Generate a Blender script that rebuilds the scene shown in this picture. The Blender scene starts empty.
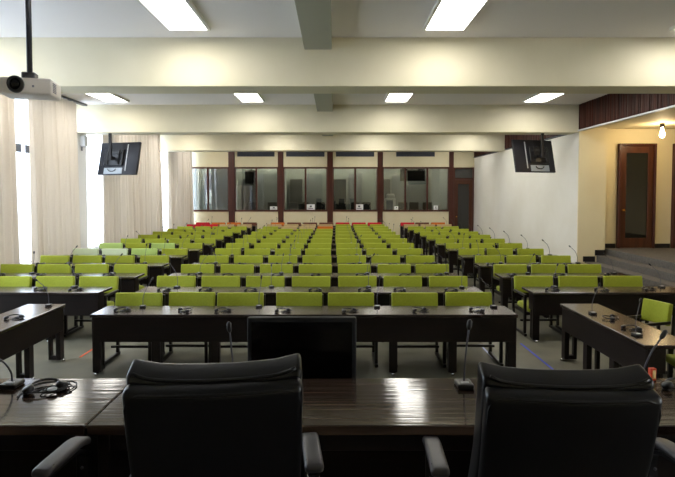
import bpy, bmesh, math, random
from mathutils import Vector, Matrix
PI = math.pi
R = math.radians
rnd = random.Random(7)
scene = bpy.context.scene
COL = scene.collection

# ------------------------------------------------------------------ helpers
def link(name, bm, m, parent=None, smooth=False, loc=None):
    me = bpy.data.meshes.new(name)
    bmesh.ops.recalc_face_normals(bm, faces=bm.faces)
    bm.to_mesh(me); bm.free()
    if smooth:
        for p in me.polygons: p.use_smooth = True
    me.materials.append(m)
    o = bpy.data.objects.new(name, me)
    COL.objects.link(o)
    if parent: o.parent = parent
    if loc: o.location = loc
    return o

def tag(o, label, cat, group=None):
    o['label'] = label; o['category'] = cat
    if group: o['group'] = group
    return o

def thing(name, label, cat, loc=(0, 0, 0), rz=0.0, group=None):
    o = bpy.data.objects.new(name, None)
    o.empty_display_size = .1
    COL.objects.link(o)
    o.location = loc; o.rotation_euler = (0, 0, rz)
    return tag(o, label, cat, group)

def struct(name, bm, m, parent=None, smooth=False):
    o = link(name, bm, m, parent, smooth)
    if not parent: o['kind'] = 'structure'
    return o

kids = {}
def dup(root, loc, rz=0.0, label=None, group=None, name=None, sc=None):
    def cp(o, par):
        c = o.copy(); COL.objects.link(c)
        if par: c.parent = par
        for ch in kids.get(o, ()): cp(ch, c)
        return c
    r = cp(root, None)
    r.location = loc; r.rotation_euler = (0, 0, rz)
    if label: r['label'] = label
    if group: r['group'] = group
    return r

def learn(root):
    """remember the children of a prototype once, so that copying stays fast"""
    def go(o):
        kids[o] = list(o.children)
        for c in kids[o]: go(c)
    go(root)
    return root

def box(bm, x0, x1, y0, y1, z0, z1, bev=0.0, M=None):
    vs = [bm.verts.new((x, y, z)) for x in (x0, x1) for y in (y0, y1) for z in (z0, z1)]
    idx = [(0, 1, 3, 2), (4, 6, 7, 5), (0, 4, 5, 1), (2, 3, 7, 6), (0, 2, 6, 4), (1, 5, 7, 3)]
    fs = [bm.faces.new([vs[i] for i in f]) for f in idx]
    if bev:
        es = list({e for f in fs for e in f.edges})
        r = bmesh.ops.bevel(bm, geom=es, offset=bev, segments=1, affect='EDGES', profile=.5)
        vs = list({v for f in r['faces'] for v in f.verts} | {v for v in vs if v.is_valid})
    if M is not None:
        for v in vs:
            if v.is_valid: v.co = M @ v.co
    return vs

def B(*boxes, bev=0.0):
    bm = bmesh.new()
    for b in boxes: box(bm, *b, bev=bev)
    return bm

def axis_pts(a, r, n, k=4):
    """coordinates along one axis of a rounded box: dense in the round, n spans between"""
    out = [-a + r * (1 - math.cos(i / k * PI / 2)) for i in range(k)]
    out += [-a + r + (2 * a - 2 * r) * i / n for i in range(n + 1)]
    out += [a - r * (1 - math.cos(i / k * PI / 2)) for i in range(k - 1, -1, -1)]
    return out

def rbox(bm, sx, sy, sz, r, n=(4, 1, 4), deform=None, M=None):
    a = (sx / 2, sy / 2, sz / 2)
    P = [axis_pts(a[i], r, n[i]) for i in range(3)]
    cache = {}
    def V(i, j, k):
        key = (i, j, k)
        if key in cache: return cache[key]
        p = Vector((P[0][i], P[1][j], P[2][k]))
        q = Vector([max(-(a[t] - r), min(a[t] - r, p[t])) for t in range(3)])
        d = p - q
        if d.length > 1e-9: p = q + d.normalized() * r
        if deform: p = deform(p)
        if M is not None: p = M @ p
        cache[key] = bm.verts.new(p)
        return cache[key]
    L = [len(x) - 1 for x in P]
    def quad(*ks):
        try: bm.faces.new([V(*k) for k in ks])
        except ValueError: pass
    for s in (0, L[2]):
        for i in range(L[0]):
            for j in range(L[1]): quad((i, j, s), (i + 1, j, s), (i + 1, j + 1, s), (i, j + 1, s))
    for s in (0, L[1]):
        for i in range(L[0]):
            for k in range(L[2]): quad((i, s, k), (i + 1, s, k), (i + 1, s, k + 1), (i, s, k + 1))
    for s in (0, L[0]):
        for j in range(L[1]):
            for k in range(L[2]): quad((s, j, k), (s, j + 1, k), (s, j + 1, k + 1), (s, j, k + 1))
    return bm

def tube(bm, pts, rad, n=8, cap=True):
    pts = [Vector(p) for p in pts]
    rads = rad if isinstance(rad, (list, tuple)) else [rad] * len(pts)
    rings = []
    up = None
    for i, p in enumerate(pts):
        t = (pts[min(i + 1, len(pts) - 1)] - pts[max(i - 1, 0)]).normalized()
        if up is None:
            up = Vector((0, 0, 1)) if abs(t.z) < .9 else Vector((1, 0, 0))
        u = (up - t * up.dot(t))
        if u.length < 1e-6: u = t.orthogonal()
        u.normalize(); w = t.cross(u); up = u
        rings.append([bm.verts.new(p + (u * math.cos(2 * PI * k / n) + w * math.sin(2 * PI * k / n)) * rads[i]) for k in range(n)])
    for a, b in zip(rings, rings[1:]):
        for k in range(n):
            bm.faces.new((a[k], a[(k + 1) % n], b[(k + 1) % n], b[k]))
    if cap:
        bm.faces.new(rings[0][::-1]); bm.faces.new(rings[-1])
    return bm

def lathe(bm, prof, n=20, M=None):
    """profile of (radius, z) turned about z"""
    rings = []
    for r, z in prof:
        ring = []
        for k in range(n):
            p = Vector((r * math.cos(2 * PI * k / n), r * math.sin(2 * PI * k / n), z))
            ring.append(bm.verts.new(M @ p if M is not None else p))
        rings.append(ring)
    for a, b in zip(rings, rings[1:]):
        for k in range(n): bm.faces.new((a[k], a[(k + 1) % n], b[(k + 1) % n], b[k]))
    bm.faces.new(rings[0][::-1]); bm.faces.new(rings[-1])
    return bm

def cr(pts, n=8):
    """Catmull-Rom through points"""
    P = [Vector(p) for p in pts]
    P = [P[0] * 2 - P[1]] + P + [P[-1] * 2 - P[-2]]
    out = []
    for i in range(1, len(P) - 2):
        for k in range(n):
            t = k / n
            a, b, c, d = P[i - 1], P[i], P[i + 1], P[i + 2]
            out.append(.5 * ((2 * b) + (c - a) * t + (2 * a - 5 * b + 4 * c - d) * t * t + (3 * b - a - 3 * c + d) * t ** 3))
    out.append(P[-2])
    return out

# ------------------------------------------------------------------ materials
def lin(c):
    return tuple(((v / 255) / 12.92 if v / 255 <= .04045 else ((v / 255 + .055) / 1.055) ** 2.4) for v in c) + (1,)

def mat(name, rgb, rough=.5, spec=.5, metal=0.0, coat=0.0, coat_r=.1, noise=None, bump=None, sheen=0.0):
    m = bpy.data.materials.new(name); m.use_nodes = True
    nt = m.node_tree; N = nt.nodes; L = nt.links
    p = N['Principled BSDF']
    p.inputs['Base Color'].default_value = lin(rgb)
    p.inputs['Roughness'].default_value = rough
    p.inputs['Specular IOR Level'].default_value = spec
    p.inputs['Metallic'].default_value = metal
    p.inputs['Coat Weight'].default_value = coat
    p.inputs['Coat Roughness'].default_value = coat_r
    p.inputs['Sheen Weight'].default_value = sheen
    if noise or bump:
        tc = N.new('ShaderNodeTexCoord')
    if noise:                       # (scale xyz, second colour, low, high)
        sc, rgb2, lo, hi = noise
        mp = N.new('ShaderNodeMapping'); mp.inputs['Scale'].default_value = sc
        nz = N.new('ShaderNodeTexNoise'); nz.inputs['Scale'].default_value = 1.0; nz.inputs['Detail'].default_value = 5
        rp = N.new('ShaderNodeValToRGB')
        rp.color_ramp.elements[0].position = lo; rp.color_ramp.elements[0].color = lin(rgb)
        rp.color_ramp.elements[1].position = hi; rp.color_ramp.elements[1].color = lin(rgb2)
        L.new(tc.outputs['Object'], mp.inputs['Vector']); L.new(mp.outputs['Vector'], nz.inputs['Vector'])
        L.new(nz.outputs['Fac'], rp.inputs['Fac']); L.new(rp.outputs['Color'], p.inputs['Base Color'])
    if bump:                        # (scale xyz, strength, distance)
        sc, st, di = bump
        mp2 = N.new('ShaderNodeMapping'); mp2.inputs['Scale'].default_value = sc
        n2 = N.new('ShaderNodeTexNoise'); n2.inputs['Scale'].default_value = 1.0; n2.inputs['Detail'].default_value = 4
        bp = N.new('ShaderNodeBump'); bp.inputs['Strength'].default_value = st; bp.inputs['Distance'].default_value = di
        L.new(tc.outputs['Object'], mp2.inputs['Vector']); L.new(mp2.outputs['Vector'], n2.inputs['Vector'])
        L.new(n2.outputs['Fac'], bp.inputs['Height']); L.new(bp.outputs['Normal'], p.inputs['Normal'])
    return m

def emit(name, rgb, strength):
    m = bpy.data.materials.new(name); m.use_nodes = True
    nt = m.node_tree; nt.nodes.clear()
    e = nt.nodes.new('ShaderNodeEmission'); o = nt.nodes.new('ShaderNodeOutputMaterial')
    e.inputs['Color'].default_value = lin(rgb); e.inputs['Strength'].default_value = strength
    nt.links.new(e.outputs[0], o.inputs[0])
    return m

def glass(name, tint, refl=.08, rough=.01):
    m = bpy.data.materials.new(name); m.use_nodes = True
    nt = m.node_tree; nt.nodes.clear(); N = nt.nodes; L = nt.links
    t = N.new('ShaderNodeBsdfTransparent'); t.inputs['Color'].default_value = lin(tint)
    g = N.new('ShaderNodeBsdfGlossy'); g.inputs['Roughness'].default_value = rough
    fr = N.new('ShaderNodeFresnel'); fr.inputs['IOR'].default_value = 1.5
    ad = N.new('ShaderNodeMath'); ad.operation = 'ADD'; ad.inputs[1].default_value = refl; ad.use_clamp = True
    mx = N.new('ShaderNodeMixShader'); o = N.new('ShaderNodeOutputMaterial')
    ge = N.new('ShaderNodeNewGeometry'); iv = N.new('ShaderNodeMath'); iv.operation = 'SUBTRACT'; iv.inputs[0].default_value = 1.0
    ml = N.new('ShaderNodeMath'); ml.operation = 'MULTIPLY'
    L.new(ge.outputs['Backfacing'], iv.inputs[1]); L.new(iv.outputs[0], ml.inputs[1])
    L.new(fr.outputs[0], ad.inputs[0]); L.new(ad.outputs[0], ml.inputs[0]); L.new(ml.outputs[0], mx.inputs[0])
    L.new(t.outputs[0], mx.inputs[1]); L.new(g.outputs[0], mx.inputs[2]); L.new(mx.outputs[0], o.inputs[0])
    return m

def cloth(name, rgb, trans=.45):
    m = bpy.data.materials.new(name); m.use_nodes = True
    nt = m.node_tree; nt.nodes.clear(); N = nt.nodes; L = nt.links
    tc = N.new('ShaderNodeTexCoord'); mp = N.new('ShaderNodeMapping'); mp.inputs['Scale'].default_value = (40, 40, 40)
    nz = N.new('ShaderNodeTexNoise'); nz.inputs['Scale'].default_value = 1
    rp = N.new('ShaderNodeValToRGB')
    rp.color_ramp.elements[0].color = lin([c * .95 for c in rgb]); rp.color_ramp.elements[1].color = lin(rgb)
    d = N.new('ShaderNodeBsdfDiffuse'); t = N.new('ShaderNodeBsdfTranslucent')
    mx = N.new('ShaderNodeMixShader'); mx.inputs[0].default_value = trans
    o = N.new('ShaderNodeOutputMaterial')
    L.new(tc.outputs['Object'], mp.inputs[0]); L.new(mp.outputs[0], nz.inputs['Vector']); L.new(nz.outputs['Fac'], rp.inputs[0])
    L.new(rp.outputs[0], d.inputs[0]); L.new(rp.outputs[0], t.inputs[0])
    L.new(d.outputs[0], mx.inputs[1]); L.new(t.outputs[0], mx.inputs[2]); L.new(mx.outputs[0], o.inputs[0])
    return m

M = {}
M['ceiling'] = mat('ceiling_paint', (238, 235, 235), .8, .3, bump=((60, 60, 60), .05, .01))
M['beam'] = mat('beam_paint', (226, 219, 195), .7, .3, noise=((1.5, 1.5, 1.5), (220, 213, 187), .35, .7))
M['spine'] = mat('spine_paint', (172, 172, 156), .7, .3)
M['cream'] = mat('cream_wall_paint', (232, 223, 190), .7, .3, noise=((1, 1, 1), (226, 216, 182), .35, .7))
M['panel'] = mat('cream_panel_paint', (228, 218, 186), .7, .3, noise=((2, 2, 2), (224, 213, 178), .35, .7))
M['white'] = mat('white_wall_paint', (236, 234, 226), .6, .3, noise=((.8, .8, .8), (228, 225, 214), .35, .7))
M['pillar'] = mat('pillar_paint', (226, 226, 224), .6, .3)
M['floor'] = mat('grey_floor', (116, 113, 98), .55, .3, noise=((2.2, 2.2, 2.2), (102, 100, 88), .35, .7))
M['carpet'] = mat('grey_step_carpet', (112, 108, 104), .95, .1, noise=((30, 30, 30), (92, 89, 86), .3, .7), bump=((180, 180, 180), .3, .01))
M['skirt'] = mat('black_skirting', (26, 24, 26), .4, .4)
M['mahog'] = mat('mahogany', (84, 42, 30), .35, .4, noise=((14, 14, 1.2), (62, 30, 22), .3, .7))
M['doorwood'] = mat('door_wood', (88, 48, 28), .35, .4, noise=((16, 16, 1.2), (66, 34, 20), .3, .7))
M['slat'] = mat('slat_wood', (92, 50, 40), .5, .3, noise=((3, 9, .6), (48, 27, 24), .3, .7))
M['slatback'] = mat('slat_backing', (22, 16, 18), .8, .2)
M['wood'] = mat('dark_stained_wood', (18, 12, 12), .4, .3, noise=((2, 30, 30), (27, 16, 14), .35, .75), bump=((3, 60, 60), .05, .004))
M['top'] = mat('dark_desk_top', (32, 23, 22), .24, .5, coat=.25, coat_r=.12, noise=((1.2, 34, 8), (48, 35, 31), .35, .75), bump=((2, 60, 10), .06, .003))
M['head'] = mat('head_desk_top', (36, 25, 21), .09, .42, noise=((.9, 60, 8), (92, 74, 62), .44, .70), bump=((1.3, 45, 8), .45, .0017))
M['frame'] = mat('black_chair_wood', (17, 13, 14), .32, .45)
M['chrome'] = mat('chrome', (205, 205, 208), .18, .5, metal=1)
M['green'] = mat('lime_upholstery', (156, 166, 44), .75, .3, noise=((40, 40, 40), (147, 157, 37), .3, .7), bump=((300, 300, 300), .12, .003), sheen=.15)
M['mint'] = mat('glare_paled_upholstery', (206, 220, 186), .6, .4, bump=((300, 300, 300), .1, .003))  # pale tint stands in for window glare on green seats
M['palegreen'] = mat('glare_washed_upholstery', (172, 198, 110), .65, .4, bump=((300, 300, 300), .1, .003))  # weaker version of the same painted window glare
M['beige'] = mat('beige_upholstery', (186, 160, 118), .75, .3, bump=((300, 300, 300), .1, .003))
M['red'] = mat('red_upholstery', (196, 22, 42), .7, .3, bump=((300, 300, 300), .1, .003))
M['orange'] = mat('orange_upholstery', (200, 104, 28), .7, .3, bump=((300, 300, 300), .1, .003))
M['brown'] = mat('brown_upholstery', (104, 62, 44), .7, .3, bump=((300, 300, 300), .1, .003))
M['leather'] = mat('black_leather', (5, 5, 8), .32, .32, bump=((140, 140, 140), .12, .002), noise=((6, 6, 6), (9, 9, 12), .3, .7))
M['armpad'] = mat('grey_black_arm_leather', (58, 56, 60), .4, .5, bump=((160, 160, 160), .1, .002))
M['plastic'] = mat('black_plastic', (18, 18, 20), .4, .45)
M['gloss'] = mat('black_screen_glass', (6, 6, 8), .12, .4)
M['bezel'] = mat('grey_black_bezel', (22, 23, 28), .5, .3)
M['tvback'] = mat('television_casing', (24, 25, 34), .45, .4)
M['tvgrey'] = mat('television_grey_plate', (150, 158, 166), .4, .5)
M['tvdark'] = mat('television_mount_metal', (16, 16, 20), .4, .5)
M['silver'] = mat('silver_plastic', (178, 180, 184), .35, .5)
M['proj'] = mat('projector_white', (246, 238, 232), .45, .4)
M['ventgrey'] = mat('vent_grey', (150, 148, 160), .6, .3)
M['grille'] = mat('vent_grille_grey', (66, 70, 80), .6, .3)
M['iron'] = mat('dark_iron', (84, 84, 92), .4, .5, metal=.5)
M['paper'] = mat('white_paper', (236, 238, 238), .8, .2)
M['ink'] = mat('dark_ink', (70, 74, 82), .8, .2)
M['brass'] = mat('brass', (216, 160, 78), .25, .5, metal=1)
M['lampframe'] = mat('lamp_frame_white', (226, 226, 222), .5, .3)
M['winframe'] = mat('window_frame_grey', (196, 200, 206), .5, .3)
M['winbar'] = mat('window_bar_dark', (52, 56, 66), .5, .3)
M['booth'] = mat('booth_wall_grey', (176, 182, 176), .7, .2)
M['boothdark'] = mat('booth_dark_cloth', (40, 42, 45), .7, .3)
M['cupboard'] = mat('cupboard_grey', (78, 80, 80), .6, .3)
M['drape'] = mat('booth_drape_grey', (150, 156, 158), .8, .2)
M['blind'] = mat('roller_blind_grey', (168, 176, 188), .8, .2)
M['cooler'] = mat('cooler_white', (226, 228, 228), .4, .4)
M['coolerblue'] = mat('cooler_blue', (60, 78, 110), .3, .5)
M['orangetape'] = mat('orange_tape', (206, 84, 44), .6, .3)
M['bluetape'] = mat('blue_tape', (78, 88, 196), .6, .3)
M['paletape'] = mat('pale_blue_tape', (170, 180, 214), .6, .3)
M['redcard'] = mat('red_orange_card', (214, 74, 34), .5, .3)
M['yellowcard'] = mat('cream_card', (246, 214, 150), .5, .3)
M['lamp'] = emit('fluorescent_panel', (255, 251, 242), 6.9)
M['boothfill'] = emit('booth_fill', (255, 250, 236), 34.0)  # emission for the added booth fill strips
M['bulb'] = emit('warm_bulb', (255, 222, 170), 55.0)
M['strip'] = mat('white_metal_trim', (214, 216, 218), .4, .4)
M['dullstrip'] = mat('grey_metal_trim', (120, 122, 126), .7, .2)
M['boothglass'] = glass('booth_glass', (206, 207, 202), .05)
M['doorglass'] = glass('door_glass', (120, 128, 132), .05, .04)
M['winglass'] = glass('window_glass', (240, 244, 248), .02)
M['curtain'] = cloth('cream_curtain_cloth', (214, 203, 188), .08)
M['sheer'] = cloth('white_sheer_cloth', (238, 236, 244), .6)

# ------------------------------------------------------------------ dimensions (metres; the eye is at the origin, 2.2 above the hall floor)
EYE = 2.2
CEIL, BEAM = 4.57, 3.83
XL, XR = -6.95, 6.60          # window wall, white wall
YB, YF = 24.8, -2.4           # booth wall, wall behind the dais
DAIS = .45

# ------------------------------------------------------------------ shell
struct('floor', B((-7.3, 11.5, YF - .2, 27.6, -.2, 0)), M['floor'])
struct('ceiling', B((-7.3, 11.5, YF - .2, 27.6, CEIL, CEIL + .2)), M['ceiling'])
for y in (8.10, 14.2, 20.3):
    o = struct('ceiling_beam', B((XL, XR + .02, y, y + .6, BEAM, CEIL), bev=.006), M['beam'])
ys = [(YF, 8.10), (8.70, 14.2), (14.8, 20.3), (20.9, YB)]
for a, b in ys:
    struct('ceiling_spine', B((-.45, -.035, a + .001, b - .001, 4.385, CEIL - .001), bev=.004), M['spine'])

struct('wall_front', B((XL, 11.3, YF - .2, YF, 0, CEIL)), M['cream'])
# window wall: solid by the dais, then pillars and glazed bays
struct('wall_left', B((XL - .2, XL, YF, 4.8, 0, CEIL), (XL - .2, XL, 4.8, 27.4, 0, .55), (XL - .2, XL, 4.8, 27.4, 4.47, CEIL)), M['pillar'])
pil = [(4.6, 4.8), (8.04, 8.64), (14.2, 14.8), (20.3, 20.9), (YB, 25.1), (27.0, 27.4)]
struct('wall_left_pillars', B(*[(XL - .2, XL, a, b, .55, 4.47) for a, b in pil], bev=.004), M['pillar'])
wn = 0
for a, b in ((4.8, 8.04), (8.64, 14.2), (14.8, 20.3), (20.9, YB), (25.1, 27.0)):
    wn += 1
    fr = []
    n = 4
    for k in range(n + 1):
        yy = a + (b - a) * k / n
        y0, y1 = max(a, yy - .035), min(b, yy + .035)
        fr.append((XL - .17, XL - .10, y0, y1, .55, 4.47))
    fr += [(XL - .17, XL - .10, a, b, .55, .62), (XL - .17, XL - .10, a, b, 4.40, 4.47)]
    w = struct('window_%d' % wn, B(*fr), M['winframe'])
    link('pane', B((XL - .14, XL - .132, a + .03, b - .03, .6, 4.42)), M['winglass'], w)
    if b == 14.2: link('transom_bar', B((XL - .18, XL - .09, a + .001, b - .001, 3.12, 3.30)), M['winbar'], w)

# booth wall at the far end
posts = [(-4.97, -4.68), (-2.64, -2.38), (-.32, -.05), (2.05, 2.30), (5.42, 5.63)]
panes = [(-6.95, -4.97), (-4.68, -2.64), (-2.38, -.32), (-.05, 2.05), (2.30, 5.42)]
SILL, WTOP = 1.35, 3.40
struct('wall_back', B(*[(a, b, YB, YB + .18, 0, SILL) for a, b in panes], *[(a, b, YB, YB + .18, WTOP, CEIL) for a, b in panes],
                      (5.63, 6.62, YB, YB + .18, WTOP, CEIL), bev=.004), M['panel'])
for i, (a, b) in enumerate(posts):
    struct('trim_%d' % (i + 1), B((a, b, YB - .06, YB + .2, 0, CEIL - .001), bev=.008), M['mahog'])
mull = [(-5.95,), (-3.66,), (-1.34,), (1.0,), (3.36, 4.4)]
for i, ((a, b), ms) in enumerate(zip(panes, mull)):
    t = .055
    a2, b2 = a + .003, b - .003
    fr = [(a2, b2, YB - .02, YB + .12, SILL - .03, SILL + t), (a2, b2, YB - .02, YB + .12, WTOP - t, WTOP + .02),
          (a2, a2 + t * .7, YB - .02, YB + .12, SILL + t, WTOP - t), (b2 - t * .7, b2, YB - .02, YB + .12, SILL + t, WTOP - t)]
    w = struct('window_%d' % (i + 6), B(*fr), M['mahog'])
    link('mullion', B(*[(m - .04, m + .04, YB - .015, YB + .1, SILL + t, WTOP - t) for m in ms], bev=.004), M['mahog'], w)
    link('pane', B((a2 + .03, b2 - .03, YB + .05, YB + .06, SILL + .03, WTOP - .03)), M['boothglass'], w)
vent_lab = ['above the second booth window from the curtains', 'above the third booth window from the curtains',
            'above the fourth booth window from the curtains', 'above the booth window next to the far door']
for (a, b), lab in zip(((-4.55, -2.80), (-2.25, -.45), (.09, 1.89), (2.93, 4.74)), vent_lab):
    v = thing('ventilation_grille', 'long dark slotted ventilation grille ' + lab, 'vent', ((a + b) / 2, YB, 4.06), 0, 'ventilation grilles over the booths')
    hw = (b - a) / 2
    link('frame', B((-hw, hw, -.025, 0, -.15, -.13), (-hw, hw, -.025, 0, .13, .15), (-hw, -hw + .02, -.025, 0, -.13, .13), (hw - .02, hw, -.025, 0, -.13, .13)), M['grille'], v)
    link('louvres', B(*[(-hw + .02, hw - .02, -.018, -.002, -.12 + k * .035, -.098 + k * .035) for k in range(7)], (-hw + .02, hw - .02, -.004, 0, -.13, .13)), M['grille'], v)

# far door beside the white wall
def door(name, x0, x1, y, z0, top, leaf_top, knob_z, knob_side, transom=True, th=.16):
    d = struct(name, B((x0, x0 + .06, y - .04, y + th, z0, top), (x1 - .06, x1, y - .04, y + th, z0, top), (x0 + .06, x1 - .06, y - .04, y + th, top - .06, top),
                       *([(x0 + .06, x1 - .06, y - .03, y + th, leaf_top, leaf_top + .08)] if transom else []), bev=.006), M['mahog'])
    a, b = x0 + .065, x1 - .065
    s = .15
    leaf = link('door_leaf', B((a, a + s, y, y + .05, z0 + .01, leaf_top - .005), (b - s, b, y, y + .05, z0 + .01, leaf_top - .005),
                               (a + s, b - s, y, y + .05, leaf_top - .2, leaf_top - .005), (a + s, b - s, y, y + .05, z0 + .01, z0 + .28), bev=.004), M['doorwood'], d)
    link('pane', B((a + s, b - s, y + .02, y + .028, z0 + .28, leaf_top - .2)), M['doorglass'], leaf)
    if transom:
        link('transom_pane', B((a, b, y + .02, y + .028, leaf_top + .08, top - .06)), M['doorglass'], d)
    bm = bmesh.new()
    kx = a + .07 if knob_side < 0 else b - .07
    lathe(bm, [(.03, 0), (.03, .012), (.014, .016), (.014, .045), (.034, .055), (.036, .07), (.02, .085)], 14,
          Matrix.Translation((kx, y, knob_z)) @ Matrix.Rotation(PI / 2, 4, 'X'))
    link('door_knob', bm, M['brass'], leaf, True)
    return d, leaf
door('door_1', 5.635, 6.59, YB, 0, WTOP - .002, 2.82, 1.08, -1)

# white wall, slatted lintel band above it, pier and stepped alcove
struct('wall_right', B((XR, XR + .7, 14.2, YB + .18, 0, 3.84), bev=.004), M['white'])
struct('wall_right_upper', B((XR + .021, XR + .7, 14.2, YB + .18, 3.841, CEIL)), M['slatback'])
struct('wall_right_pier', B((XR - .012, 7.33, 14.16, 14.2, 0, 3.949)), M['cream'])
for k, (a, b) in enumerate(((8.64, 14.2), (14.8, 20.3), (20.9, YB))):
    n = int((b - a) / .055)
    struct('trim_%d' % (6 + 2 * k), B((XR - .005, XR + .02, a, b, 3.86, CEIL - .001)), M['slatback'])
    g = thing('slatted_screen', ('dark wooden slatted screen over the open alcove', 'dark wooden slatted screen over the white wall, behind the hanging television',
              'dark wooden slatted screen high on the white wall near the booths')[k], 'wall screen', (XR - .005, a, 3.9))
    rr = random.Random(k)
    bm = bmesh.new()
    for i in range(n):
        w = rr.uniform(.018, .034); dp = rr.uniform(.022, .045)
        box(bm, -dp, 0, i * .055 + .004, i * .055 + .004 + w, 0, CEIL - 3.902)
    link('slats', bm, M['slat'], g)
    struct('trim_%d' % (7 + 2 * k), B((XR - .045, XR + .02, a, b, 3.855, (3.895 if k == 0 else 3.87)), bev=.003), M['strip' if k == 0 else 'dullstrip'])

struct('floor_platform', B((7.42, 11.3, 2.0, 14.5, 0, .68), bev=.006), M['carpet'])
for x0, x1, z in ((7.1, 7.42, .51), (6.78, 7.1, .34), (6.46, 6.78, .17)):
    o = struct('floor_step', B((x0, x1, 6.0, 14.155, 0, z), bev=.008), M['carpet'])
struct('wall_alcove', B((7.33, 11.3, 14.5, 14.7, .68, 3.95), (11.2, 11.4, 2.0, 14.5, .68, 3.95)), M['cream'])
struct('wall_alcove_front', B((XR, 11.4, 1.8, 2.0, 0, 3.95)), M['cream'])
struct('ceiling_alcove', B((XR + .025, 11.4, 2.0, 14.5, 3.95, 4.05)), M['cream'])
struct('baseboard_alcove', B((7.335, 7.78, 14.47, 14.5, .68, .80), (8.84, 9.29, 14.47, 14.5, .68, .80), (7.3, 7.335, 14.2, 14.5, .68, .8)), M['skirt'])
struct('baseboard_pier', B((6.6, 6.78, 14.145, 14.16, .17, .31), (6.74, 7.06, 14.145, 14.16, .34, .485), (7.06, 7.33, 14.145, 14.16, .51, .66)), M['skirt'])
door('door_2', 7.80, 8.82, 14.42, .68, 3.55, 3.49, 1.72, -1, transom=False, th=.079)
door('door_3', 9.31, 10.32, 14.42, .68, 3.55, 3.49, 1.72, -1, transom=False, th=.079)
struct('wall_behind_doors', B((7.33, 11.3, 15.3, 15.4, 0, 3.95), (7.3, 11.3, 14.7, 15.3, 3.95, 4.0)), M['booth'])

# pendant bulb in the alcove
p = thing('ceiling_bulb', 'bare glowing warm bulb in a black holder under the alcove ceiling', 'light bulb', (8.27, 13.3, 3.95))
link('holder', lathe(bmesh.new(), [(.05, -.10), (.055, -.09), (.055, -.005), (.05, 0)], 20), M['plastic'], p, True)
link('bulb', lathe(bmesh.new(), [(.008, -.36), (.04, -.345), (.058, -.30), (.055, -.25), (.04, -.19), (.026, -.14), (.024, -.10)], 20), M['bulb'], p, True)

dup(learn(p), (8.27, 8.9, 3.95), 0, 'bare glowing bulb further along the alcove, nearer the dais')
# dais
struct('floor_dais', B((-5.6, 5.6, YF, 3.6, 0, DAIS), bev=.01), M['carpet'])

# ------------------------------------------------------------------ curtains
def curtain(y0, y1, label, x=-6.63, amp=.17, m='curtain', z0=.04, z1=4.52, seed=0, name='curtain', lean=0.0):
    r = random.Random(seed)
    n = int((y1 - y0) / .012)
    ph, prof = 0, []
    fold = .15
    for i in range(n + 1):
        if i % 12 == 0: fold = r.uniform(.19, .36)
        ph += .012 / fold * 2 * PI
        prof.append(ph)
    a1, a2 = r.uniform(0, 6), r.uniform(0, 6)
    fa = [r.uniform(.45, 1.15) for _ in range(int(ph / PI) + 4)]
    def depth(p):
        u = p / (2 * PI); k = int(u); w = u - k; w = w * w * (3 - 2 * w)
        return fa[k] * (1 - w) + fa[k + 1] * w
    bm = bmesh.new()
    rows = []
    nz = 10
    for k in range(nz + 1):
        t = k / nz
        z = z0 + (z1 - z0) * t
        row = []
        for i, p in enumerate(prof):
            y = y0 + (y1 - y0) * i / n
            am = amp * (.55 + .45 * (1 - t)) * (.75 + .25 * math.sin(y * 2.3 + a1))
            xx = x + am * depth(p) * (math.sin(p) + .3 * math.sin(2 * p + a2)) * .8 + .15 * am * math.sin(p * .37 + .35 * math.sin(3 * t + a2 + y)) + .02 * math.sin(y * 1.7 + t * 2 + a1)
            yy = y + .02 * math.sin(p * .5 + 4 * t + a1) + lean * (1 - t) * (i / n)
            row.append(bm.verts.new((xx, yy, z)))
        rows.append(row)
    for a, b in zip(rows, rows[1:]):
        for i in range(n): bm.faces.new((a[i], a[i + 1], b[i + 1], b[i]))
    o = link(name, bm, M[m], None, True)
    tag(o, label, 'curtain', 'curtains along the window wall')
    return o
curtain(8.75, 10.92, 'cream curtain closest to the projector, ending at the open window gap', seed=1)
curtain(11.42, 13.62, 'cream curtain panel just before the white pillar with the hanging television', seed=2, lean=.12)
curtain(15.0, 20.05, 'wide cream curtain panel behind the hanging television', seed=3)
curtain(20.95, 24.55, 'cream curtain panel in the far corner next to the booth windows', seed=4)
curtain(11.36, 11.52, 'narrow white sheer curtain in the bright window gap behind the projector', x=-6.76, amp=.03, m='sheer', seed=5, name='sheer_curtain')
curtain(14.84, 14.96, 'narrow white sheer curtain beside the white pillar with the small speaker', x=-6.87, amp=.02, m='sheer', seed=6, name='sheer_curtain')
for (a, b), w in (((8.7, 14.15), 'before the white pillar'), ((14.85, 20.25), 'behind the hanging television'), ((20.95, 24.7), 'beside the booth windows')):
    o = link('curtain_track', B((-6.72, -6.60, a, b, 4.525, CEIL - .001)), M['plastic'])
    tag(o, 'dark ceiling curtain track over the windows ' + w, 'curtain rail', 'curtain tracks')
s = thing('wall_speaker', 'small pale wall speaker high on the white window pillar', 'speaker', (XL, 14.5, 3.62))
link('cabinet', rbox(bmesh.new(), .14, .2, .3, .02, (1, 1, 1), M=Matrix.Translation((.075, 0, 0))), M['silver'], s, True)
link('bracket', B((0, .02, -.03, .03, -.26, -.1)), M['iron'], s)

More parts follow.
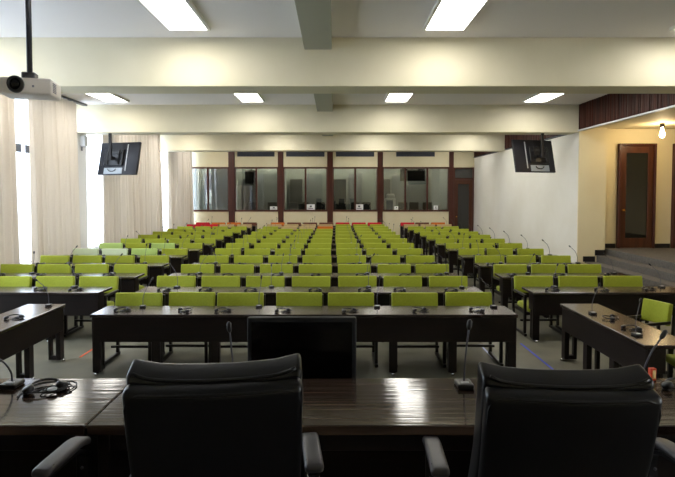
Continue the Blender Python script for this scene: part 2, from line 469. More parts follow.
# ------------------------------------------------------------------ ceiling lights
lx = [-5.55, -2.08, 1.58, 5.13]
ord_ = ['first', 'second', 'third', 'fourth', 'fifth', 'sixth', 'seventh', 'eighth', 'ninth', 'tenth', 'eleventh', 'twelfth', 'thirteenth']
proto = thing('ceiling_light', 'x', 'ceiling light', (0, 0, CEIL), 0, 'ceiling light panels')
link('frame', B((-.31, .31, -.62, -.58, -.045, 0), (-.31, .31, .58, .62, -.045, 0), (-.31, -.27, -.58, .58, -.045, 0), (.27, .31, -.58, .58, -.045, 0)), M['lampframe'], proto)
link('diffuser', B((-.27, .27, -.58, .58, -.012, 0)), M['lamp'], proto)
learn(proto)
first = True
bays = [(7.02, 'just before the nearest beam'), (10.5, 'just past the nearest beam'), (12.95, 'just before the second beam'),
        (16.7, 'just past the second beam'), (19.1, 'just before the third beam'), (22.9, 'past the third beam')]
for y, w in bays:
    for k, x in enumerate(lx):
        lab = 'lit white ceiling panel %s, %s from the curtains' % (w, ord_[k])
        if first: proto.location = (x, y, CEIL - .0005); proto['label'] = lab; first = False
        else: dup(proto, (x, y, CEIL - .0005), 0, lab)

# ------------------------------------------------------------------ booths behind the glass
struct('wall_booth', B((-7.3, 7.0, 27.3, 27.5, 0, CEIL), (-7.15, -6.95, YB + .2, 27.3, 0, .6), (6.62, 6.8, YB + .2, 27.3, 0, CEIL),
                       *[(c - .06, c + .06, YB + .22, 27.3, 0, CEIL) for c in (-4.82, -2.5, -.18, 2.18, 5.53)]), M['booth'])
names5 = ['first booth from the curtains', 'second booth from the curtains', 'middle booth', 'fourth booth from the curtains', 'wide booth beside the far door']
cpos = [(-5.85, -5.25), (-3.05, -4.2), (-2.05, -1.45, -.75), (.35, .98, 1.62), (3.35, 3.95, 4.6)]
for b, xs in enumerate(cpos):
    for k, x in enumerate(xs):
        c = thing('booth_chair', 'dark high-backed chair, %s in the %s' % (['first', 'second', 'third', 'fourth'][k], names5[b]), 'chair', (x, 25.7 + .25 * ((k * 7 + b) % 3), 0), rnd.uniform(-.4, .4), 'dark chairs in the booths')
        link('seat', rbox(bmesh.new(), .48, .48, .09, .035, (2, 2, 1), M=Matrix.Translation((0, 0, .97))), M['boothdark'], c, True)
        link('backrest', rbox(bmesh.new(), .46, .09, .68, .04, (2, 1, 2), M=Matrix.Translation((0, .24, 1.40))), M['boothdark'], c, True)
        link('pedestal', lathe(bmesh.new(), [(.27, 0), (.27, .03), (.04, .06), (.03, .5), (.03, .93)], 12), M['plastic'], c, True)
for k, x in enumerate((-5.9, -3.6, -1.3, 1.0, 3.9)):
    o = link('booth_fill_light', B((x - .5, x + .5, 26.2, 26.35, CEIL - .05, CEIL - .001)), M['boothfill']); tag(o, 'added unseen fill light inside the ' + names5[k], 'ceiling light', 'added fill lights in the booths')  # unseen strips, added to brighten the booth interiors
# drape pairs and door-like niches on the booths' rear wall
for b, (x0, x1) in enumerate(((-3.9, -2.9), (-1.5, -.6), (.75, 1.45), (3.0, 4.9))):
    dm = bmesh.new()
    n = int((x1 - x0) / .03)
    for i in range(n):
        xa = x0 + i * .03
        box(dm, xa, xa + .029, 27.2 + .02 * math.sin(i * 1.9), 27.28, 0.1, 3.2 - .1 * (b == 3))
    o = link('drape', dm, M['drape']); tag(o, 'grey pleated drape on the rear wall of the %s' % names5[b + 1], 'curtain', 'drapes in the booths')
    o = link('dark_cabinet', B((x0 - .75, x0 - .12, 26.9, 27.28, 0, 2.9), bev=.01), M['cupboard']); tag(o, 'tall dark cupboard behind glass in the %s' % names5[b + 1], 'cupboard', 'cupboards in the booths')
# hanging boxes seen through the panes
for (x0, x1, y, z0, z1, lab) in ((3.22, 4.42, 25.6, 2.78, 3.36, 'dark hanging monitor seen through the wide booth window'),
                                 (-4.35, -3.75, 25.7, 2.65, 3.30, 'dark hanging monitor seen through the second booth window')):
    t = thing('booth_monitor', lab, 'monitor', ((x0 + x1) / 2, y, CEIL))
    hw = (x1 - x0) / 2
    link('screen', rbox(bmesh.new(), 2 * hw, .1, z1 - z0, .02, (1, 1, 1), M=Matrix.Translation((0, 0, (z0 + z1) / 2 - CEIL))), M['plastic'], t, True)
    link('pole', B((-.03, .03, .05, .11, z1 - CEIL - .3, 0)), M['plastic'], t)
w = thing('water_cooler', 'white water cooler with blue bottle rack behind the wide booth window', 'water cooler', (2.72, 25.5, 0))
link('cabinet', rbox(bmesh.new(), .5, .4, 1.95, .05, (2, 2, 2), M=Matrix.Translation((0, 0, .985))), M['cooler'], w, True)
link('front_panel', B((-.2, .12, -.225, -.2, 1.3, 1.85), bev=.01), M['coolerblue'], w)
link('lid', rbox(bmesh.new(), .4, .32, .2, .08, (2, 2, 1), M=Matrix.Translation((.02, 0, 2.06))), M['cooler'], w, True)
o = link('roller_blind', B((-5.9, -5.05, 25.3, 25.32, 1.2, 3.45)), M['blind']); tag(o, 'pale grey roller blind behind the first booth window', 'blind')
link('bottom_bar', B((-5.9, -5.05, 25.29, 25.33, 1.17, 1.2)), M['blind'], o)
o = link('notice_board', B((-6.62, -6.12, 26.9, 26.95, 1.55, 3.2)), M['ventgrey']); tag(o, 'grey notice board behind the bright first booth window', 'board')
link('poster', B((-6.55, -6.2, 26.88, 26.899, 1.65, 2.35)), M['paper'], o)
# paper notices on the panes
for (x0, x1, z0, z1, lab) in ((-3.03, -2.67, 1.40, 1.56, 'small white paper notice at the bottom of the second booth window'),
                              (-1.29, -.91, 1.40, 1.66, 'white paper notice at the bottom of the middle booth window'),
                              (1.0, 1.38, 1.40, 1.66, 'white paper notice at the bottom of the fourth booth window'),
                              (2.86, 3.04, 1.40, 1.57, 'small white paper beside the water cooler on the wide booth window'),
                              (4.72, 4.92, 1.40, 1.60, 'small white paper beside the far door end of the booth window')):
    t = thing('paper_notice', lab, 'notice', ((x0 + x1) / 2, YB + .048, z0), 0, 'paper notices on the booth glass')
    hw, h = (x1 - x0) / 2, z1 - z0
    link('sheet', B((-hw, hw, -.004, 0, 0, h)), M['paper'], t)
    link('print', B((-hw * .25, hw * .25, -.0055, -.004, h * .5, h * .78), (-hw * .6, hw * .6, -.0055, -.004, h * .22, h * .32)), M['ink'], t)

# ------------------------------------------------------------------ hall desks
def leg_bm():
    bm = bmesh.new()
    box(bm, -.05, .05, .03, .09, .025, .70, .004)          # front post, behind the front panel line
    box(bm, -.03, .03, .16, .20, .025, .70, .004)          # rear post
    box(bm, -.03, .03, .03, .20, .02, .075, .004)          # floor runner
    return bm
leg_mesh = None
def desk(name, label, n, w, loc, rz, group=None, cat='desk', lip=True):
    """long desk: origin at front left corner on the floor, runs along +x, depth along +y"""
    global leg_mesh, glide_mesh
    d = thing(name, label, cat, loc, rz, group)
    link('tabletop', B((0, w, 0, .50, .70, .74), bev=.006), M['top'], d)
    link('front_panel', B((.02, w - .02, .025, .05, .40, .70), bev=.003), M['wood'], d)
    link('side_panel', B((.005, .03, .05, .21, .46, .70), bev=.003), M['wood'], d)
    link('side_panel', B((w - .03, w - .005, .05, .21, .46, .70), bev=.003), M['wood'], d)
    for k in range(n + 1):
        x = .055 + (w - .11) * k / n
        if leg_mesh is None:
            l = link('leg', leg_bm(), M['wood'], d, loc=(x, 0, 0)); leg_mesh = l.data
            g = link('glide', lathe(bmesh.new(), [(.02, 0), (.024, .008), (.024, .02), (.016, .03)], 10, Matrix.Translation((0, .018, 0))), M['chrome'], l, True); glide_mesh = g.data
        else:
            l = bpy.data.objects.new('leg', leg_mesh); COL.objects.link(l); l.parent = d; l.location = (x, 0, 0)
            g = bpy.data.objects.new('glide', glide_mesh); COL.objects.link(g); g.parent = l
    return d

# ------------------------------------------------------------------ armchair (faces -y, towards the dais)
def armchair(name, label, m):
    c = thing(name, label, 'chair')
    def sd(p):
        p = p.copy(); p.z += .012 * (1 - (p.x / .29) ** 2) * (p.z > 0); return p
    link('seat', rbox(bmesh.new(), .56, .50, .09, .035, (4, 3, 1), sd, Matrix.Translation((0, -.02, .425))), m, c, True)
    Mb = Matrix.Translation((0, .285, .722)) @ Matrix.Rotation(R(-9), 4, 'X')
    def bd(p):
        p = p.copy(); p.y += .03 * (p.x / .3) ** 2 * -1 + .01; return p
    link('backrest', rbox(bmesh.new(), .62, .07, .27, .018, (6, 1, 3), bd, Mb), m, c, True)
    for s in (-1, 1):
        link('armrest', B((s * .306 - .022, s * .306 + .022, -.22, .27, .615, .65), bev=.006), M['frame'], c)
        link('leg', B((s * .306 - .018, s * .306 + .018, -.21, -.165, .05, .615), bev=.003), M['frame'], c)
        bm = bmesh.new()
        box(bm, s * .306 - .018, s * .306 + .018, .265, .31, .05, .82, .003)
        for v in bm.verts:
            if v.co.z > .5: v.co.y += (v.co.z - .5) * .18
        link('leg', bm, M['frame'], c)
        ru = link('runner', B((s * .306 - .02, s * .306 + .02, -.24, .33, .012, .05), bev=.004), M['frame'], c)
        link('glide', lathe(bmesh.new(), [(.018, 0), (.02, .006), (.02, .012)], 8, Matrix.Translation((s * .306, -.2, 0))), M['chrome'], ru, True)
    link('seat_rail', B((-.288, .288, -.20, -.17, .33, .378), (-.288, .288, .27, .30, .33, .378), (-.288, -.264, -.17, .27, .33, .378), (.264, .288, -.17, .27, .33, .378)), M['frame'], c)
    link('stretcher', B((-.288, .288, .03, .06, .18, .21), bev=.003), M['frame'], c)
    link('back_rail', B((-.288, .288, .345, .365, .72, .78), bev=.003), M['frame'], c)
    return learn(c)

GREEN = armchair('green_armchair', 'x', M['green'])
COLOURS = {'green': GREEN}
used = set()
def place_chair(kind, x, y, rz, label, group):
    if kind not in COLOURS:
        COLOURS[kind] = armchair(kind.split()[-1] + '_armchair', 'x', M[{'glare-paled mint': 'mint', 'glare-washed green': 'palegreen'}.get(kind, kind)])
    src = COLOURS[kind]
    if kind not in used:
        used.add(kind); o = src
        o.location = (x, y, 0); o.rotation_euler = (0, 0, rz); o['label'] = label; o['group'] = group
        return o
    return dup(src, (x, y, 0), rz, label, group)

# ------------------------------------------------------------------ gooseneck microphones and headsets
def microphone(name, pts, base=(.075, .095), thick=.0045):
    m = thing(name, 'x', 'microphone')
    bm = bmesh.new()
    rbox(bm, base[0], base[1], .026, .010, (2, 2, 1), M=Matrix.Translation((0, 0, .013)))
    b = link('base', bm, M['plastic'], m, True)
    link('button', B((-.02, .02, -base[1] * .3, -base[1] * .12, .026, .030)), M['silver'], b)
    P = cr(pts, 7)
    link('gooseneck', tube(bmesh.new(), P, thick, 7), M['iron'], m, True)
    d = (P[-1] - P[-2]).normalized()
    q = P[-1]
    link('microphone_head', tube(bmesh.new(), [q - d * .004, q + d * .006, q + d * .016, q + d * .042, q + d * .052], [.005, .011, .013, .013, .006], 9), M['plastic'], m, True)
    return learn(m)
MICS = [microphone('gooseneck_microphone', p) for p in (
    [(0, .02, .03), (0, .02, .12), (.01, .05, .22), (.02, .12, .31)],
    [(0, .02, .03), (.005, .03, .13), (.05, .06, .24), (.10, .10, .32)],
    [(0, .02, .03), (-.005, .03, .14), (-.05, .04, .25), (-.13, .06, .33)],
    [(0, .02, .03), (0, .03, .14), (.02, .03, .26), (.03, .02, .36)])]
mic_used = [False] * 8
def place_mic(k, loc, rz, label, group):
    if not mic_used[k]:
        mic_used[k] = True; o = MICS[k]
        o.location = loc; o.rotation_euler = (0, 0, rz); o['label'] = label; o['group'] = group
        return o
    return dup(MICS[k], loc, rz, label, group)

def headset_bms(seed):
    r = random.Random(seed)
    band = tube(bmesh.new(), [(.075 * math.cos(a), .09 * math.sin(a) + .01, .014 + .012 * math.sin(a)) for a in [PI * i / 14 for i in range(15)]], .007, 6)
    cups = []
    for s in (-1, 1):
        Mc = Matrix.Translation((s * .075, -.005, .021)) @ Matrix.Rotation(s * R(22), 4, 'Y')
        cups.append(lathe(bmesh.new(), [(.02, -.016), (.028, -.012), (.028, .010), (.02, .016)], 12, Mc))
    pts = [(.075, -.03, .01)]
    for i in range(26):
        a = i * .62
        pts.append((.02 + (.05 + .012 * r.random()) * math.cos(a) + .002 * i, -.035 + .035 * math.sin(a), .006 + .0006 * i))
    cable = tube(bmesh.new(), pts, .0035, 5)
    return band, cups, cable
def headset(name, seed):
    h = thing(name, 'x', 'headset')
    band, cups, cable = headset_bms(seed)
    link('headband', band, M['plastic'], h, True)
    for c in cups: link('ear_cup', c, M['plastic'], h, True)
    link('cable', cable, M['plastic'], h, True)
    return learn(h)
HEAD = headset('headset', 3)
def far_headset():
    band, cups, cable = headset_bms(4)
    for c in cups:
        me = bpy.data.meshes.new('t'); c.to_mesh(me); c.free(); band.from_mesh(me); bpy.data.meshes.remove(me)
    me = bpy.data.meshes.new('t'); cable.to_mesh(me); cable.free(); band.from_mesh(me); bpy.data.meshes.remove(me)
    o = link('headset', band, M['plastic'], None, True)
    tag(o, 'x', 'headset'); kids[o] = []
    return o
FARHEAD = far_headset()
hs_used = [False, False]
def place_headset(far, loc, rz, label, group):
    if not hs_used[far]:
        hs_used[far] = True; o = (HEAD, FARHEAD)[far]
        o.location = loc; o.rotation_euler = (0, 0, rz); o['label'] = label; o['group'] = group
        return o
    return dup((HEAD, FARHEAD)[far], loc, rz, label, group)

# ------------------------------------------------------------------ the three blocks of seats
S = 1.40
D0 = 6.25
mid = [-2.56, -1.83, -1.10, -.36, .38, 1.12, 1.85]
lef = [-5.86, -5.18, -4.49, -3.79]
rig = [3.31, 4.01, 4.72]
special = {('mid', 12): ['beige', 'beige', 'beige', 'beige', 'green', 'green', 'green'],
           ('mid', 13): ['orange', 'brown', 'brown', 'brown', 'red', 'red', 'red'],
           ('mid', 11): ['green', 'beige', 'beige', 'orange', 'green', 'green', 'green'],
           ('lef', 5): ['glare-paled mint', 'glare-paled mint', 'glare-washed green', 'green'],  # daylight glare put into the seat colours of these window-side rows
           ('lef', 6): ['glare-washed green', 'green', 'glare-washed green', 'green'],
           ('lef', 12): ['red', 'red', 'beige', 'beige'],
           ('lef', 13): ['red', 'orange', 'orange', 'brown'],
           ('rig', 12): ['beige', 'beige', 'beige'],
           ('rig', 13): ['red', 'brown', 'orange']}
row1 = [-2.63, -1.92, -1.245, -.47, .23, 1.08, 1.82]
BN = {'mid': 'middle', 'lef': 'window-side', 'rig': 'white-wall'}
for r in range(1, 14):
    y = D0 + S * (r - 1)
    for blk, xs, x0, w, n in (('mid', mid, -2.93, 5.14, 7), ('lef', lef if r == 2 else [-5.97, -5.26, -4.56, -3.82], -6.36, 2.90, 4), ('rig', [3.23, 3.95, 4.67] if r == 2 else rig, 2.93, 2.32, 3)):
        if r == 1 and blk != 'mid': continue
        row = r if blk == 'mid' else r - 1
        bn = BN[blk]
        shift = rnd.uniform(-.03, .03) if r > 3 else 0
        last = ' with red and brown seats behind it' if r == 13 and blk == 'rig' else ''
        desk('long_desk', 'long dark wooden desk, %s row of the %s block counted from the dais%s' % (ord_[row - 1], bn, ''), n, w, (x0, y, 0), 0, 'long desks of the %s block' % bn)
        for k, x in enumerate(xs):
            if r == 1: x = row1[k]
            kind = special.get((blk, r), ['green'] * 9)[k]
            jx = shift + rnd.uniform(-.012, .012); jy = rnd.uniform(-.02, .03); jr = rnd.uniform(-.02, .02)
            place_chair(kind, x + jx, y + .50 + jy, jr,
                        '%s armchair, %s seat from the curtains, %s row of the %s block' % (kind, ord_[k], ord_[row - 1], bn),
                        'armchairs of the %s block' % bn)
            # headset on the desk before each seat
            far = 1 if r >= 6 else 0
            place_headset(far, (x + rnd.uniform(-.18, .12), y + rnd.uniform(.13, .20), .7405), rnd.uniform(-1.0, 1.0),
                          'black headset, %s from the curtains on the %s %s desk from the dais' % (ord_[k], ord_[row - 1], bn),
                          'headsets on the %s desks' % bn)
        mics = {'mid': [-2.44, -.96, .55, 2.04], 'lef': [-5.5, -3.95], 'rig': [3.45, 5.06]}[blk]
        for k, x in enumerate(mics):
            v = rnd.randrange(4)
            if blk == 'mid' and r == 1: v = [1, 3, 3, 2][k]
            if blk == 'rig' and k == 1: v = 2
            place_mic(v, (x + (rnd.uniform(-.08, .08) if r > 1 and not (blk == 'rig' and k == 1) else 0), y + rnd.uniform(.385, .42), .74), rnd.uniform(-.3, .3),
                      'gooseneck microphone, %s from the curtains on the %s %s desk from the dais' % (ord_[k], ord_[row - 1], bn),
                      'microphones on the %s desks' % bn)

# side desks set at right angles, and the chairs behind them
desk('side_desk', 'dark wooden desk at right angles to the rows on the window side of the floor', 3, 2.2, (-3.53, 4.66, 0), PI / 2, 'side desks')
desk('side_desk', 'dark wooden desk at right angles to the rows on the alcove side of the floor', 3, 1.9, (2.98, 6.88, 0), -PI / 2, 'side desks')
sidechair = place_chair('green', 3.75, 6.38, -PI / 2 + .32, 'green armchair at the alcove-side desk, turned towards the aisle', 'armchairs at the side desks')
place_chair('green', 3.80, 5.30, -PI / 2 - .1, 'green armchair at the dais end of the alcove-side desk, cut by the picture edge', 'armchairs at the side desks')
sidechair.scale = (.6, 1, 1)
place_mic(2, (-3.68, 6.72, .74), .4, 'gooseneck microphone on the far end of the window-side side desk', 'microphones on the side desks')
place_mic(1, (3.12, 6.28, .74), -.1, 'gooseneck microphone on the alcove-side desk, at the end facing the rows', 'microphones on the side desks')
place_mic(1, (3.10, 5.32, .74), .1, 'gooseneck microphone on the alcove-side desk, at the end facing the dais', 'microphones on the side desks')
place_headset(0, (-3.72, 6.05, .7405), .5, 'black headset on the window-side side desk', 'headsets on the side desks')
place_headset(0, (3.22, 6.03, .7405), 1.1, 'black headset beside the microphone at the rows end of the alcove-side desk', 'headsets on the side desks')
place_headset(0, (3.18, 5.56, .7405), -.6, 'black headset beside the microphone at the dais end of the alcove-side desk', 'headsets on the side desks')

# floor tapes
for (x, y0, y1, m, lab) in ((-3.40, 6.95, 7.75, 'orange', 'orange tape strip on the floor of the window-side aisle'),
                            (2.73, 5.4, 7.6, 'blue', 'blue tape strip on the floor of the alcove-side aisle'),
                            (2.12, 6.9, 7.55, 'pale', 'pale blue tape strip on the floor under the first desk row')):
    o = link('floor_tape', B((x - .014, x + .014, y0, y1, .0005, .003)), M[m + 'tape']); tag(o, lab, 'tape', 'tape strips on the floor')

# ------------------------------------------------------------------ head desk on the dais
ZD = DAIS + .75
for (a, b, lab) in ((-3.21, -1.073, 'glossy dark wooden head desk on the dais, carrying the tangled headset and a bent microphone'),
                    (-1.067, 1.067, 'glossy dark wooden head desk on the dais, middle one behind two leather chairs'),
                    (1.073, 3.21, 'glossy dark wooden head desk on the dais, carrying the small orange box')):
    d = thing('head_desk', lab, 'desk', (a, 2.22, DAIS), 0, 'head desks on the dais')
    w = b - a
    link('tabletop', B((0, w, 0, .58, .705, .75), bev=.005), M['head'], d)
    link('front_panel', B((.03, w - .03, .54, .565, .06, .705), bev=.003), M['wood'], d)
    link('apron', B((.05, w - .05, .08, .10, .60, .705), bev=.003), M['wood'], d)
    for x in (.02, w - .07):
        link('leg', B((x, x + .05, .06, .535, 0, .705), bev=.004), M['wood'], d)

# microphones and bits on the head desk
def head_mic(x, y, pts, lab):
    m = microphone('gooseneck_microphone', pts, base=(.085, .10), thick=.0048)
    m.location = (x, y, ZD); m['label'] = lab; m['group'] = 'microphones on the head desk'
    return m
head_mic(.672, 2.68, [(0, 0, .03), (.004, 0, .12), (.012, -.005, .22), (.02, -.01, .30)], 'upright gooseneck microphone on the head desk before the blue floor tape')
head_mic(-.525, 2.68, [(0, 0, .03), (0, 0, .12), (-.006, 0, .22), (-.012, 0, .285)], 'upright gooseneck microphone behind the leather chair, beside the monitor')
head_mic(-1.665, 2.68, [(0, 0, .03), (0, -.01, .08), (-.03, -.04, .15), (-.12, -.08, .20), (-.24, -.12, .25)], 'gooseneck microphone bent low over the tangled headset on the head desk')
head_mic(1.585, 2.68, [(0, 0, .03), (.02, 0, .10), (.055, 0, .18), (.10, 0, .25)], 'leaning gooseneck microphone next to the small orange box on the head desk')
def big_headset(loc, rz, lab, sc=1.0):
    h = headset('headset', 11 + int(loc[0] * 3) % 7)
    h.location = loc; h.rotation_euler = (0, 0, rz); h['label'] = lab; h['group'] = 'headsets on the head desk'
    return h
h = big_headset((-1.46, 2.62, ZD + .0005), .5, 'tangled black headset on the head desk by the bent microphone')
link('inner_pad', lathe(bmesh.new(), [(.005, .018), (.022, .02), (.022, .026), (.008, .03)], 12, Matrix.Translation((.03, -.06, 0))), M['silver'], h, True)
pts = cr([(-.12, -.05, .006), (-.10, .04, .008), (0, .09, .01), (.1, .05, .012), (.09, -.03, .014), (0, -.07, .016), (-.09, -.02, .018), (-.02, .07, .02), (.12, .04, .012), (.14, -.01, .006), (.1, -.08, .005)], 6)
link('looped_cable', tube(bmesh.new(), pts, .004, 6), M['plastic'], h, True)
big_headset((1.77, 2.62, ZD + .0005), -.3, 'black headset on the head desk next to the small orange box')
big_headset((.87, 2.66, ZD + .0005), .9, 'black headset half hidden by the leather chair, beside the upright microphone')
t = thing('small_box', 'small upright orange and cream box on the head desk', 'box', (1.70, 2.77, ZD + .0005), .2)
link('carton', B((-.017, .017, -.012, .012, 0, .065), bev=.002), M['redcard'], t)
link('label_band', B((-.008, .010, -.0135, -.012, .012, .056)), M['yellowcard'], t)

# monitor standing before the head desk
t = thing('monitor', 'black flat monitor standing behind the head desk, screen switched off', 'monitor', (-.19, 3.07, DAIS))
link('casing', rbox(bmesh.new(), .645, .045, .42, .012, (2, 1, 2), M=Matrix.Translation((0, .02, .805))), M['bezel'], t, True)
link('screen', B((-.296, .296, -.0045, -.001, .62, .988)), M['gloss'], t)
link('stand_neck', B((-.04, .04, .035, .07, .02, .75), bev=.006), M['plastic'], t)
link('stand_base', rbox(bmesh.new(), .42, .26, .022, .010, (2, 2, 1), M=Matrix.Translation((0, .05, .011))), M['plastic'], t, True)

# ------------------------------------------------------------------ leather chairs on the dais (face +y)
def exec_chair(label, loc, rz, first=[None]):
    if first[0] is not None:
        return dup(first[0], loc, rz, label)
    c = thing('leather_chair', label, 'chair', loc, rz, 'leather chairs on the dais')
    T = Matrix.Translation((0, -.27, .475)) @ Matrix.Rotation(R(17.5), 4, 'X')      # back pivots at the seat, leans to -y
    def cush(p):          # front cushion: hollow top edge with raised corners
        p = p.copy()
        u = p.x / .275; t = (p.z + .385) / .77
        if t > .8: p.z += (0.018 * abs(u) ** 8 - .004 * (1 - u * u)) * (t - .8) / .2
        p.y += .016 * u * u + .02 * math.sin(t * PI * 2.2)
        p.x *= .97 + .0 * t
        return p
    bc = link('back_cushion', rbox(bmesh.new(), .55, .10, .77, .02, (8, 1, 8), cush, T @ Matrix.Translation((0, .045, .392))), M['leather'], c, True)
    def piping(w, z0, z1, yoff, rr):
        pts = []
        for i in range(25):
            u = -1 + 2 * i / 24
            pts.append(T @ Vector((u * w, yoff + .016 * u * u, z1 + 0.018 * abs(u) ** 8 - .004 * (1 - u * u))))
        return tube(bmesh.new(), pts, rr, 6)
    link('top_piping', piping(.245, 0, .774, .012, .006), M['leather'], bc, True)
    def shell(p):
        p = p.copy(); u = p.x / .27; t = (p.z + .386) / .772
        p.y += .016 * u * u + .012 * math.sin(t * PI * 2.2)
        p.x *= 1 - .035 * (1 - t)
        return p
    bs = link('back_panel', rbox(bmesh.new(), .535, .06, .772, .022, (8, 1, 8), shell, T @ Matrix.Translation((0, -.025, .386))), M['leather'], c, True)
    pts = []
    w, h, rr = .258, .762, .045
    path = [(-w * .97, .02)] + [(-w, h - rr)] + [(-w + rr * (1 - math.cos(a)), h - rr + rr * math.sin(a)) for a in (R(30), R(60), R(90))]
    path += [(-w + rr + (2 * w - 2 * rr) * i / 12, h) for i in range(1, 13)]
    path += [(w - rr + rr * math.sin(a), h - rr + rr * math.cos(a)) for a in (R(30), R(60), R(90))] + [(w * .97, .02)]
    for x, z in path:
        u = x / .27
        pts.append(T @ Vector((x, -.049 + .016 * u * u + .012 * math.sin(z / .772 * PI * 2.2), z)))
    link('edge_piping', tube(bmesh.new(), pts, .0055, 6), M['leather'], bs, True)
    def seat(p):
        p = p.copy()
        if p.z > 0: p.z -= .02 * (1 - (p.x / .27) ** 2) * .5
        if p.y > .15: p.z -= (p.y - .15) * .25
        return p
    link('seat', rbox(bmesh.new(), .54, .54, .13, .05, (6, 6, 1), seat, Matrix.Translation((0, -.03, .47))), M['leather'], c, True)
    for s in (-1, 1):
        a = thing('armrest', 'x', 'x'); del a['label']; del a['category']
        bpy.data.objects.remove(a)
        X = s * .335
        def pad(p):
            p = p.copy()
            if p.y > .06: p.z -= (p.y - .06) ** 2 * 2.2
            if p.y < -.10: p.z -= (p.y + .10) ** 2 * 1.5
            return p
        ap = link('armrest', rbox(bmesh.new(), .078, .31, .034, .016, (2, 8, 1), pad, Matrix.Translation((X, .055, .728))), M['armpad'], c, True)
        st = tube(bmesh.new(), [Vector((X + s * .03, y, .741 - (max(0, y - .115) ** 2) * 2.2)) for y in [-.06 + .25 * i / 10 for i in range(11)]], .0022, 5)
        st = tube(st, [Vector((X - s * .03, y, .741 - (max(0, y - .115) ** 2) * 2.2)) for y in [-.06 + .25 * i / 10 for i in range(11)]], .0022, 5)
        link('stitching', st, M['leather'], ap, True)
        fr = bmesh.new()
        P = cr([(X, -.10, .695), (X, .03, .70), (X, .15, .688), (X, .205, .64), (X, .19, .52), (X, .13, .42), (X, .0, .40)], 6)
        for q, q2 in zip(P, P[1:]):
            d = (q2 - q); nn = Vector((0, -d.z, d.y)).normalized() * .007
            vs = [fr.verts.new(v) for v in (q + Vector((-.02, 0, 0)) + nn, q + Vector((.02, 0, 0)) + nn, q2 + Vector((.02, 0, 0)) + nn, q2 + Vector((-.02, 0, 0)) + nn,
                                            q + Vector((-.02, 0, 0)) - nn, q + Vector((.02, 0, 0)) - nn, q2 + Vector((.02, 0, 0)) - nn, q2 + Vector((-.02, 0, 0)) - nn)]
            for f in ((0, 1, 2, 3), (7, 6, 5, 4), (0, 4, 5, 1), (2, 6, 7, 3), (1, 5, 6, 2), (0, 3, 7, 4)): fr.faces.new([vs[i] for i in f])
        bmesh.ops.remove_doubles(fr, verts=fr.verts, dist=1e-4)
        af = link('arm_frame', fr, M['plastic'], c)
        sc = bmesh.new()
        for z in (.60, .55): lathe(sc, [(.007, 0), (.007, .004), (.003, .005)], 8, Matrix.Translation((X, .19, z)) @ Matrix.Rotation(PI / 2, 4, 'X'))
        link('screw', sc, M['iron'], af, True)
        link('chrome_bracket', rbox(bmesh.new(), .05, .05, .016, .005, (1, 1, 1), M=Matrix.Translation((X - s * .004, -.115, .700))), M['chrome'], c, True)
        link('arm_strut', tube(bmesh.new(), [(X - s * .004, -.125, .695), (X - s * .02, -.19, .62), (s * .262, -.235, .56)], .011, 8), M['chrome'], c, True)
    link('gas_lift', lathe(bmesh.new(), [(.03, .09), (.03, .26), (.018, .26), (.018, .40)], 14), M['chrome'], c, True)
    for k in range(5):
        a = 2 * PI * k / 5 + .3
        bm = tube(bmesh.new(), [(0, 0, .11), (.15 * math.cos(a), .15 * math.sin(a), .10), (.31 * math.cos(a), .31 * math.sin(a), .075)], [.03, .024, .016], 8)
        f = link('foot', bm, M['chrome'], c, True)
        Mw = Matrix.Translation((.31 * math.cos(a), .31 * math.sin(a), .03)) @ Matrix.Rotation(a, 4, 'Z') @ Matrix.Rotation(PI / 2, 4, 'X')
        link('caster', lathe(bmesh.new(), [(.022, -.02), (.03, -.016), (.03, .016), (.022, .02)], 14, Mw), M['plastic'], f, True)
    first[0] = learn(c)
    return c
c1 = exec_chair('black leather chair standing before the monitor and the middle head desk', (-.396, 1.97, DAIS), R(6.5))
c1.scale = (.94, 1, 1)
c2 = exec_chair('black leather chair next to the upright microphone, its back turned slightly', (.708, 1.985, DAIS), R(-3))
c2.scale = (.92, 1, .98)
exec_chair('black leather chair at the window-side edge of the picture, only its arm showing', (-1.38, 1.985, DAIS), R(-3))
exec_chair('black leather chair at the alcove-side edge of the picture, only its arm showing', (1.665, 1.98, DAIS), R(4))

# ------------------------------------------------------------------ projector hanging from the ceiling
t = thing('projector', 'white ceiling projector hanging on a dark pole before the curtains', 'projector', (-2.21, 3.85, 2.955), R(13))
t.scale = (.88, .88, 1)
bd = link('body', rbox(bmesh.new(), .40, .30, .115, .018, (2, 2, 1)), M['proj'], t, True)
link('vent', B(*[(.201, .204, -.11 + .0, -.02, -.035 + k * .012, -.028 + k * .012) for k in range(6)]), M['ventgrey'], bd)
bm = bmesh.new()
Ml = Matrix.Translation((-.055, -.145, .005)) @ Matrix.Rotation(PI / 2, 4, 'X')
lathe(bm, [(.060, 0), (.060, .03), (.054, .052), (.046, .056), (.042, .03)], 24, Ml)
ln = link('lens', bm, M['plastic'], t, True)
link('lens_glass', lathe(bmesh.new(), [(.040, .031), (.03, .040), (.012, .045)], 20, Ml), M['gloss'], ln, True)
link('mount_plate', B((-.05, .05, -.05, .05, .058, .115), bev=.006), M['iron'], t)
link('pole', tube(bmesh.new(), [(0, 0, .115), (0, 0, CEIL - 2.955 - .02)], .022, 14), M['iron'], t, True)
link('ceiling_flange', lathe(bmesh.new(), [(.07, CEIL - 2.955 - .02), (.07, CEIL - 2.955)], 16), M['iron'], t)
link('front_badge', B((.06, .075, -.1515, -.149, -.01, .005)), M['ventgrey'], bd)

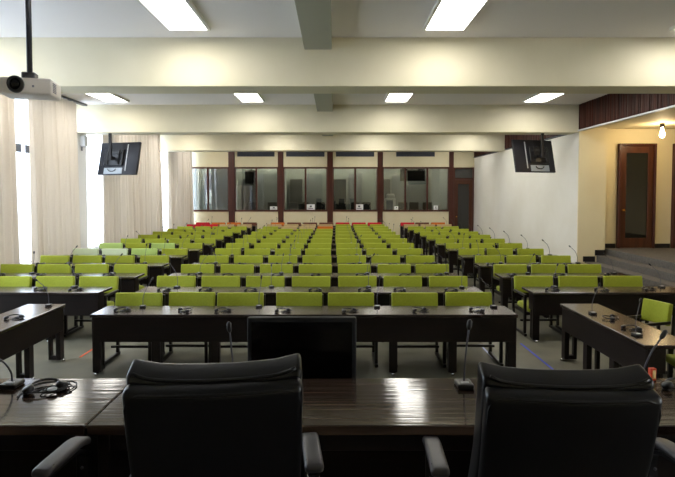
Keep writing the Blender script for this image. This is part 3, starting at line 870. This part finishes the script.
# ------------------------------------------------------------------ hanging televisions under the second beam
def television(label, xp, xc, zc, yaw):
    s = 1 if yaw > 0 else -1
    t = thing('hanging_television', label, 'television', (xp, 14.42, BEAM), 0, 'televisions under the second beam')
    A = Matrix.Translation((xc - xp, .26, zc - BEAM)) @ Matrix.Rotation(yaw, 4, 'Z') @ Matrix.Rotation(R(-13), 4, 'X')
    W, H = 1.29, .93
    # local: screen looks to +y, back to -y; tilts so that the screen looks down
    link('casing', rbox(bmesh.new(), W, .07, H, .015, (2, 1, 2), M=A), M['tvback'], t, True)
    link('screen', rbox(bmesh.new(), W - .06, .006, H - .06, .002, (1, 1, 1), M=A @ Matrix.Translation((0, .037, 0))), M['gloss'], t)
    hx = s * .13
    link('back_housing', rbox(bmesh.new(), .62, .07, .46, .02, (2, 1, 2), M=A @ Matrix.Translation((hx, -.06, .02))), M['tvdark'], t, True)
    bm = bmesh.new()
    for z in (.12, -.06): box(bm, hx - .25, hx + .25, -.115, -.095, z, z + .05, .004, A)
    for x in (-.2, .17): box(bm, hx + x, hx + x + .04, -.13, -.115, -.2, .24, .004, A)
    link('mount_bracket', bm, M['tvdark'], t)
    bm = bmesh.new(); box(bm, -s * .27 - .014, -s * .27 + .014, -.05, -.034, -.36, .40, .003, A)
    link('edge_strip', bm, M['silver'], t)
    bm = bmesh.new(); box(bm, hx - .30, hx + .30, -.05, -.034, -.44, -.27, .004, A)
    link('lower_plate', bm, M['tvgrey'], t)
    P = [A @ Vector((hx - .02 + .13 * math.cos(a), -.075, -.30 - .13 * math.sin(a) * .6)) for a in [PI * i / 10 for i in range(11)]]
    link('cable_loop', tube(bmesh.new(), P, .012, 6), M['plastic'], t, True)
    bm = bmesh.new()
    box(bm, -.035, .035, -.03, .04, zc - BEAM - .05, 0, .004)
    link('pole', bm, M['tvdark'], t)
    link('arm', B((-.04, .04, -.02, .20, zc - BEAM - .03, zc - BEAM + .05), bev=.004), M['tvdark'], t)
    return t
television('black television hanging on a pole before the curtains, back to the dais', -6.12, -5.98, 3.15, R(-17))
television('black television hanging on a pole before the white wall, back to the dais', 5.70, 5.56, 3.22, R(17))

# ------------------------------------------------------------------ daylight, camera, view
wd = bpy.data.worlds.new('overcast_sky'); scene.world = wd; wd.use_nodes = True
bg = wd.node_tree.nodes['Background']
bg.inputs['Color'].default_value = (.86, .92, 1.0, 1); bg.inputs['Strength'].default_value = 2.9

cam = bpy.data.cameras.new('camera'); co = bpy.data.objects.new('camera', cam); COL.objects.link(co)
co.location = (0, 0, EYE)
co.rotation_euler = (PI / 2 - R(2.2), 0, 0)
cam.sensor_width = 36; cam.sensor_fit = 'HORIZONTAL'
cam.lens = 525 / 675 * 36
cam.shift_x = 3.5 / 675; cam.shift_y = -25.4 / 675
cam.clip_end = 200
scene.camera = co
scene.view_settings.view_transform = 'Standard'; scene.view_settings.look = 'None'
scene.view_settings.gamma = 1; scene.view_settings.use_curve_mapping = False
scene.view_settings.exposure = 1.65
scene.cycles.use_denoising = True
scene.cycles.max_bounces = 10; scene.cycles.diffuse_bounces = 5; scene.cycles.transparent_max_bounces = 16
